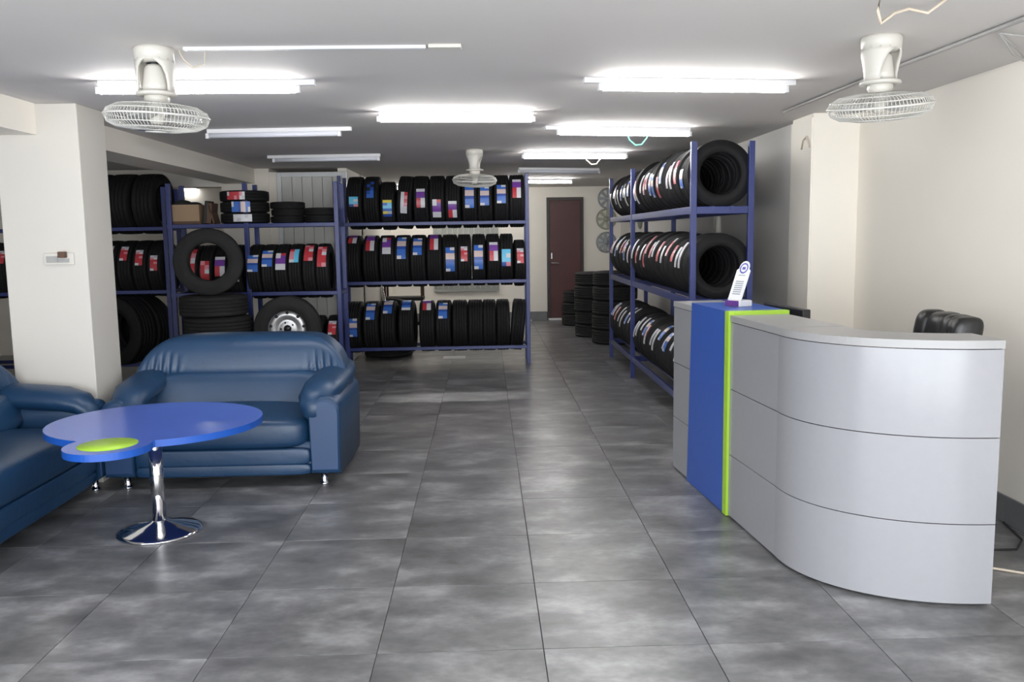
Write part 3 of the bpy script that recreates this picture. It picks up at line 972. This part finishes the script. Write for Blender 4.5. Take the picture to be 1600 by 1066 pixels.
TYP = dict(A=T_A, AS=T_AS, M=T_M, N=T_N)
for nm, zr, L in rows_c:
    for i, (x, p0, p1, st, ty) in enumerate(L):
        T = TYP[ty]
        lean_ = 0.
        if nm == 'bottom' and i == len(L) - 1: lean_ = rad(5)
        if nm == 'top' and i in (3,): lean_ = rad(4)
        tyre(T, (x, YC0 + GAP / 2, zr + seat_h(T[1], GAP)), (0, lean_, rad(random.uniform(-2, 2))),
             f'{ORD[i]} tyre from the left, {nm} shelf of centre rack, {sdesc(st)}', f'tyres on the {nm} shelf of the centre rack',
             st, rad((p0 + p1) / 2), rad(p0 - p1))
# rack behind the loveseat
Y2, G2 = 5.6, .38
rack('blue rack behind the loveseat with boxes and flat tyres on top', 'x', -3.25, -1.60, Y2, Y2 + G2, (-3.22, -2.49, -1.62), (.25, .965, 1.63), 2.02)
MB().box(-3.2, -1.64, Y2 + .02, Y2 + G2 - .02, 1.622, 1.63).obj('deck', 'rack_blue', bpy.data.objects['tyre_rack.001'])
L2 = [(-3.02, 58, -16, 'redlong'), (-2.885, 26, -27, 'redlong'), (-2.750, 35, -6, 'purple'), (-2.615, 37, -18, 'purple'), (-2.43, 38, 2, 'blue'), (-2.297, 50, 12, 'blue'),
      (-2.165, 42, 5, 'purple2'), (-2.035, 53, 20, 'cyanpink'), (-1.905, 68, 23, 'redlong'), (-1.775, 61, 10, 'redlong')]
for i, (x, p0, p1, st) in enumerate(L2):
    tyre(T_N, (x, Y2 + G2 / 2, .965 + seat_h(.27, G2)), (0, 0, rad(random.uniform(-2, 2))), f'{ORD[i]} tyre from left, middle shelf of rack behind the loveseat, {sdesc(st)}',
         'tyres on the middle shelf behind the loveseat', st, rad((p0 + p1) / 2), rad(p0 - p1))
for i, (x, st) in enumerate(((-2.36, 'red'), (-2.2, None), (-2.02, None), (-1.86, None), (-1.70, 'red'))):
    tyre(T_N, (x, Y2 + G2 / 2, .25 + seat_h(.27, G2)), (0, 0, 0), f'{ORD[i]} tyre from left on lowest shelf behind the loveseat, {sdesc(st)}',
         'tyres on the lowest shelf behind the loveseat', st, rad(38), rad(34))


def flat(T, x, y, z, label, group, st=None, rz=0., span=.5, tilt=0.):
    # lying on its side; a sticker looks toward the camera
    o = tyre(T, (x, y, z), (tilt, rad(90), rz), label, group, st, 0, span)
    return o


zz = 1.63
flatT = (tyre_mesh(.235, .105, .15, 2), .235)
for i, (st, ds, rz) in enumerate((('white', 'lowest', 8), ('blue', 'middle', 5), ('red', 'top', -6))):
    o = flat(flatT, -2.545, Y2 + .19, zz + .0535 + i * .1065, f'{ds} tyre of the stickered flat stack above the loveseat, {sdesc(st)}', 'flat stack of stickered tyres', st, rad(rz), .75)
smallT = (tyre_mesh(.17, .068, .11, 2), .17)
for i, ds in enumerate(('lowest', 'middle', 'topmost')):
    flat(smallT, -2.13 + (.01 if i == 1 else 0), Y2 + .2, zz + .035 + i * .069, f'{ds} of three small flat tyres without stickers on the top shelf', 'small flat tyres')
for i, ds in enumerate(('lower', 'upper')):
    flat((tyre_mesh(.175, .072, .11, 2), .175), -1.80, Y2 + .2, zz + .037 + i * .073, f'{ds} of two plain flat tyres at the right end of the top shelf', 'plain flat tyre pair')

# cardboard box with black contents
bxo = thing('cardboard_box', 'open cardboard box full of black pieces on the top shelf', 'box', (-3.10, Y2 + .18, 1.63))
MB().box(-.15, .15, -.14, -.132, 0, .19).box(-.15, .15, .132, .14, 0, .19).box(-.15, -.142, -.132, .132, 0, .19).box(.142, .15, -.132, .132, 0, .19).box(-.142, .142, -.132, .132, 0, .008).obj('carton', 'cardboard', bxo)
MB().super((-.045, 0, .17), .10, .11, .07, .9, .9, 20, 12).super((.07, .0, .16), .08, .10, .06, .9, .9, 20, 12).obj('contents', 'black_stuff', bxo)
MB().box(-.1505, .1505, -.1412, -.1402, 0, .03).obj('carton_band', 'brown_board', bxo)
bd = thing('board_bundle', 'dark and brown boards leaning beside the cardboard box', 'boards', (-2.875, Y2 + .14, 1.63))
for i, (dx, w_, h_, tl_, m) in enumerate(((-.03, .03, .22, 8, 'black_stuff'), (.01, .045, .20, 6, 'brown_board'), (.062, .016, .19, -14, 'brown_board'))):
    MB().box(-w_ / 2, w_ / 2, -.1, .1, 0, h_, bev=.004).obj('board', m, bd, (dx, 0, .006), (0, rad(tl_), 0))

# big tyre standing on a stack in front of that rack
for i in range(5):
    flat(T_F, -2.68 + (.02, -.015, .01, .02, -.02)[i], 5.12 + (.0, .01, -.01, .0, .01)[i], .098 + i * .1955, f'{ORD[i]} flat tyre from the floor in the worn stack behind the loveseat', 'worn flat stack behind the loveseat')
tyre(T_F, (-2.715, 5.10, .98 + .30), (rad(0), 0, rad(90 + 12)), 'black tyre standing upright on top of the worn stack behind loveseat', 'tyres displayed behind the loveseat')

# steel wheel
flat(T_F, -2.05, 5.16, .098, 'lower flat tyre under the steel wheel behind the loveseat', 'tyres under the steel wheel')
flat(T_S, -2.03, 5.17, .196 + .07, 'upper flat tyre under the steel wheel behind the loveseat', 'tyres under the steel wheel')
wh = thing('car_wheel', 'car wheel with silver steel rim standing behind the loveseat', 'wheel', (-2.03, 5.14, .345 + .305), (0, 0, rad(90 + 6)))
link('wheel_tyre', T_F[0], wh)
# after the turn the local +x side looks away from the camera's left, so the face is on local -x
MB().lathe([(.195, -.085), (.203, -.08), (.198, -.07), (.188, -.06), (.18, -.02), (.17, .08), (.19, .085)], 48, 'x', cap=False).obj('rim_barrel', 'rim_silver', wh)
dm = MB().lathe([(.182, -.03), (.168, -.045), (.14, -.062), (.11, -.058), (.088, -.038), (.082, -.036), (.06, -.05), (.035, -.05)], 48, 'x', cap=False)
dm.obj('rim_disc', 'rim_silver', wh)
for k in range(9):
    a = 2 * PI * k / 9 + .2
    MB().lathe([(0, -.066), (.014, -.0655), (.014, -.05), (0, -.05)], 12, 'x', (0, .15 * math.cos(a), .15 * math.sin(a))).obj('vent_hole', 'plastic_black', wh)
for k in range(5):
    a = 2 * PI * k / 5
    MB().lathe([(0, -.055), (.009, -.054), (.009, -.04), (0, -.04)], 8, 'x', (0, .06 * math.cos(a), .06 * math.sin(a))).obj('bolt_hole', 'plastic_black', wh)
MB().lathe([(0, -.045), (.034, -.044), (.034, -.03), (0, -.03)], 20, 'x').obj('centre_bore', 'plastic_black', wh)

# left rack, partly behind the column
Y1 = 6.3
rack('blue rack at the back left, partly hidden by the white column', 'x', -6.2, -3.50, Y1, Y1 + GAP, (-6.18, -4.85, -3.52), (.19, .96, 1.62), 2.03)
for i, x in enumerate((-3.69, -3.95, -4.21, -4.47)):
    tyre(T_W, (x, Y1 + GAP / 2, 1.62 + seat_h(.315, GAP)), (0, 0, rad(-4)), f'{ORD[i]} wide black tyre from the right on the back left rack top', 'wide tyres on the back left rack')
for i, (x, p0, p1, st) in enumerate(((-3.625, 28, -3, 'red'), (-3.785, 41, 8, 'red'), (-3.945, 51, 18, 'red'), (-4.105, 54, 22, 'red'), (-4.27, 50, 20, 'red'), (-4.43, 50, 20, 'red'))):
    o = tyre(T_M, (x, Y1 + GAP / 2, .96 + seat_h(.30, GAP)), (0, 0, rad(random.uniform(-2, 2))), f'{ORD[i]} tyre from the right, middle shelf of the back left rack, {sdesc(st)}',
             'tyres on the middle shelf of the back left rack', st, rad((p0 + p1) / 2), rad(p0 - p1))
for i, (x, y, rz) in enumerate(((-4.0, 6.22, 66), (-3.90, 6.465, 66), (-4.6, 6.45, 90))):
    tyre(T_BIG, (x, y, .19 + .355), (0, 0, rad(rz)), f'{ORD[i]} large black tyre facing out on the bottom of the back left rack', 'large tyres at the bottom of the back left rack')
# far left strip seen past the column
for i in range(3):
    flat(T_F, -5.35, 5.7, .098 + i * .196, f'{ORD[i]} flat tyre from the floor in the stack left of the column', 'stack left of the column')
cb = tag(MB().box(-5.6, -5.1, 5.5, 5.9, .59, .86, bev=.004).obj('carton', 'cardboard'), 'brown carton on the tyre stack left of the column', 'box')
for i, x in enumerate((-5.0, -5.2, -5.4)):
    tyre(T_A, (x, Y1 + GAP / 2, .96 + seat_h(.30, GAP)), (0, 0, 0), f'{ORD[i]} tyre showing left of the column on the back left rack', 'tyres left of the column', 'red', rad(30), .5)

# ------------------------------------------------------------------ right rack, tyres like rolls along it
X0, XG = 1.315, .415
RZ = (.225, 1.0, 1.668)
rack('tall blue rack along the right wall, tyres stacked like rolls', 'y', 3.28, 7.42, X0, X0 + XG, (3.30, 5.87, 7.39), RZ, 2.125, .055)
for z in RZ:
    for dx in (-.07, .07):
        xx = X0 + XG / 2 + dx
        MB().box(xx - .012, xx + .012, 3.28, 7.42, z - .03, z).obj('support_bar', 'rack_blue', bpy.data.objects['tyre_rack.003'])
seqs = {
    'top': 'white blue redlong white whitered blue redlong blue blue red red white whitered white blue white white blue white whitered blue'.split(),
    'middle': 'red white white redlong red white redlong white red redlong redlong white red white whitered blue red red white blue white'.split(),
    'bottom': 'blue red blue white blue white blue white white whitered blue white white white white blue red white white redlong white'.split(),
}
for nm, zr in zip(('bottom', 'middle', 'top'), RZ):
    y = 3.42
    i = 0
    while y < 7.30:
        if abs(y - 5.87) < .115:
            y = 5.99
        st = seqs[nm][i % 21]
        if i == 0: st = None
        base = {'top': 2, 'middle': 22, 'bottom': 34}[nm]
        T = T_B if i == 0 else random.choice((T_B, T_B, T_B2, T_B3))
        ph = base + random.uniform(-14, 14)
        tyre(T, (X0 + XG / 2 + .0, y, zr + seat_h(T[1], .14)), (0, 0, rad(-90)), f'{ORD[i]} tyre from the near end, {nm} level of the right rack, {sdesc(st)}',
             f'tyres on the {nm} level of the right rack', st, rad(ph), rad(random.uniform(34, 52)))
        y += .172
        i += 1

# stacks in the corridor
for nm, x, y, k, T, th_ in (('nearest', 1.56, 8.80, 5, T_F, .195), ('middle', 1.40, 9.62, 5, T_P, .186), ('farthest', 1.36, 11.25, 3, T_P, .186)):
    for i in range(k):
        flat(T, x + random.uniform(-.015, .015), y + random.uniform(-.015, .015), th_ / 2 + i * (th_ + .0005), f'{ORD[i]} tyre from the floor in the {nm} stack by the maroon door', f'{nm} worn stack by the maroon door',
             None, random.uniform(0, 3))
flat(T_F, -1.42, 7.95, .098, 'tyre lying on the floor under the centre rack', 'tyre under the centre rack')
tyre(T_F, (-1.52, 9.6, .30), (0, 0, rad(80)), 'tyre standing in the store behind the centre rack', 'tyres in the store')
tag(MB().box(-.72, -.45, 7.5, 7.72, .001, .004).obj('paper_sheet', 'paper_white'), 'white paper sheet lying on the floor under the centre rack', 'paper')
tag(MB().tube([(-1.42, 8.6, .02), (-1.62, 8.9, .95)], .018, 10).obj('chrome_bar', 'chrome'), 'chrome bar leaning in the store behind the centre rack', 'bar')
bc = thing('tool_trolley', 'dark tool trolley in the store behind the centre rack', 'trolley', (-1.45, 10.6, 0))
for z in (.12, .5, .88):
    MB().box(-.3, .3, -.2, .2, z, z + .05, bev=.008).obj('tray', 'black_stuff', bc)
for sx in (-1, 1):
    for sy in (-1, 1):
        MB().box(sx * .28 - .015, sx * .28 + .015, sy * .18 - .015, sy * .18 + .015, 0, .93).obj('leg', 'brown_board', bc)

# hubcaps hanging at the far end


def hubcap(loc, rot, m, label, sp):
    t = thing('hubcap', label, 'hubcap', loc, rot, 'hubcaps hanging by the maroon door')
    MB().lathe([(.15, 0), (.178, .004), (.182, .016), (.172, .024), (.155, .02)], 36, 'y', close=True).obj('outer_ring', m, t)
    for k in range(sp):
        a = 2 * PI * k / sp
        c_, s_ = math.cos(a), math.sin(a)
        w1, w2 = .02, .028
        pts_ = [(.04, -w1), (.16, -w2), (.16, w2), (.04, w1)]
        MB().add([(u * c_ - v * s_, .012, u * s_ + v * c_) for u, v in pts_] + [(u * c_ - v * s_, .026, u * s_ + v * c_) for u, v in pts_],
                 [(0, 1, 2, 3), (7, 6, 5, 4), (0, 4, 5, 1), (1, 5, 6, 2), (2, 6, 7, 3), (3, 7, 4, 0)]).obj('spoke', m, t)
    MB().lathe([(0, .034), (.04, .032), (.052, .018), (.05, .008), (0, .008)], 24, 'y').obj('centre_cap', m, t)
    return t


for i, (x, z, m, sp, lab) in enumerate(((1.92, 1.73, 'hubcap_a', 7, 'olive hubcap in the upper row on the wall right of the maroon door'),
                                        (1.92, 1.33, 'hubcap_b', 9, 'grey hubcap in the lower row on the wall right of the maroon door'),
                                        (1.95, 2.08, 'hubcap_b', 8, 'grey hubcap topmost on the wall right of the maroon door'))):
    hubcap((x, YB - .002, z), (0, 0, rad(180)), m, lab, sp)
for i, (y, z, m, sp, lab) in enumerate(((10.9, 1.70, 'hubcap_b', 7, 'upper grey hubcap on the right wall behind the right rack'), (11.1, 1.30, 'hubcap_b', 9, 'lower grey hubcap on the right wall behind the right rack'),
                                        (10.2, 1.72, 'hubcap_a', 6, 'olive hubcap on the right wall behind the right rack'))):
    hubcap((XR2 - .002, y, z), (0, 0, rad(90)), m, lab, sp)
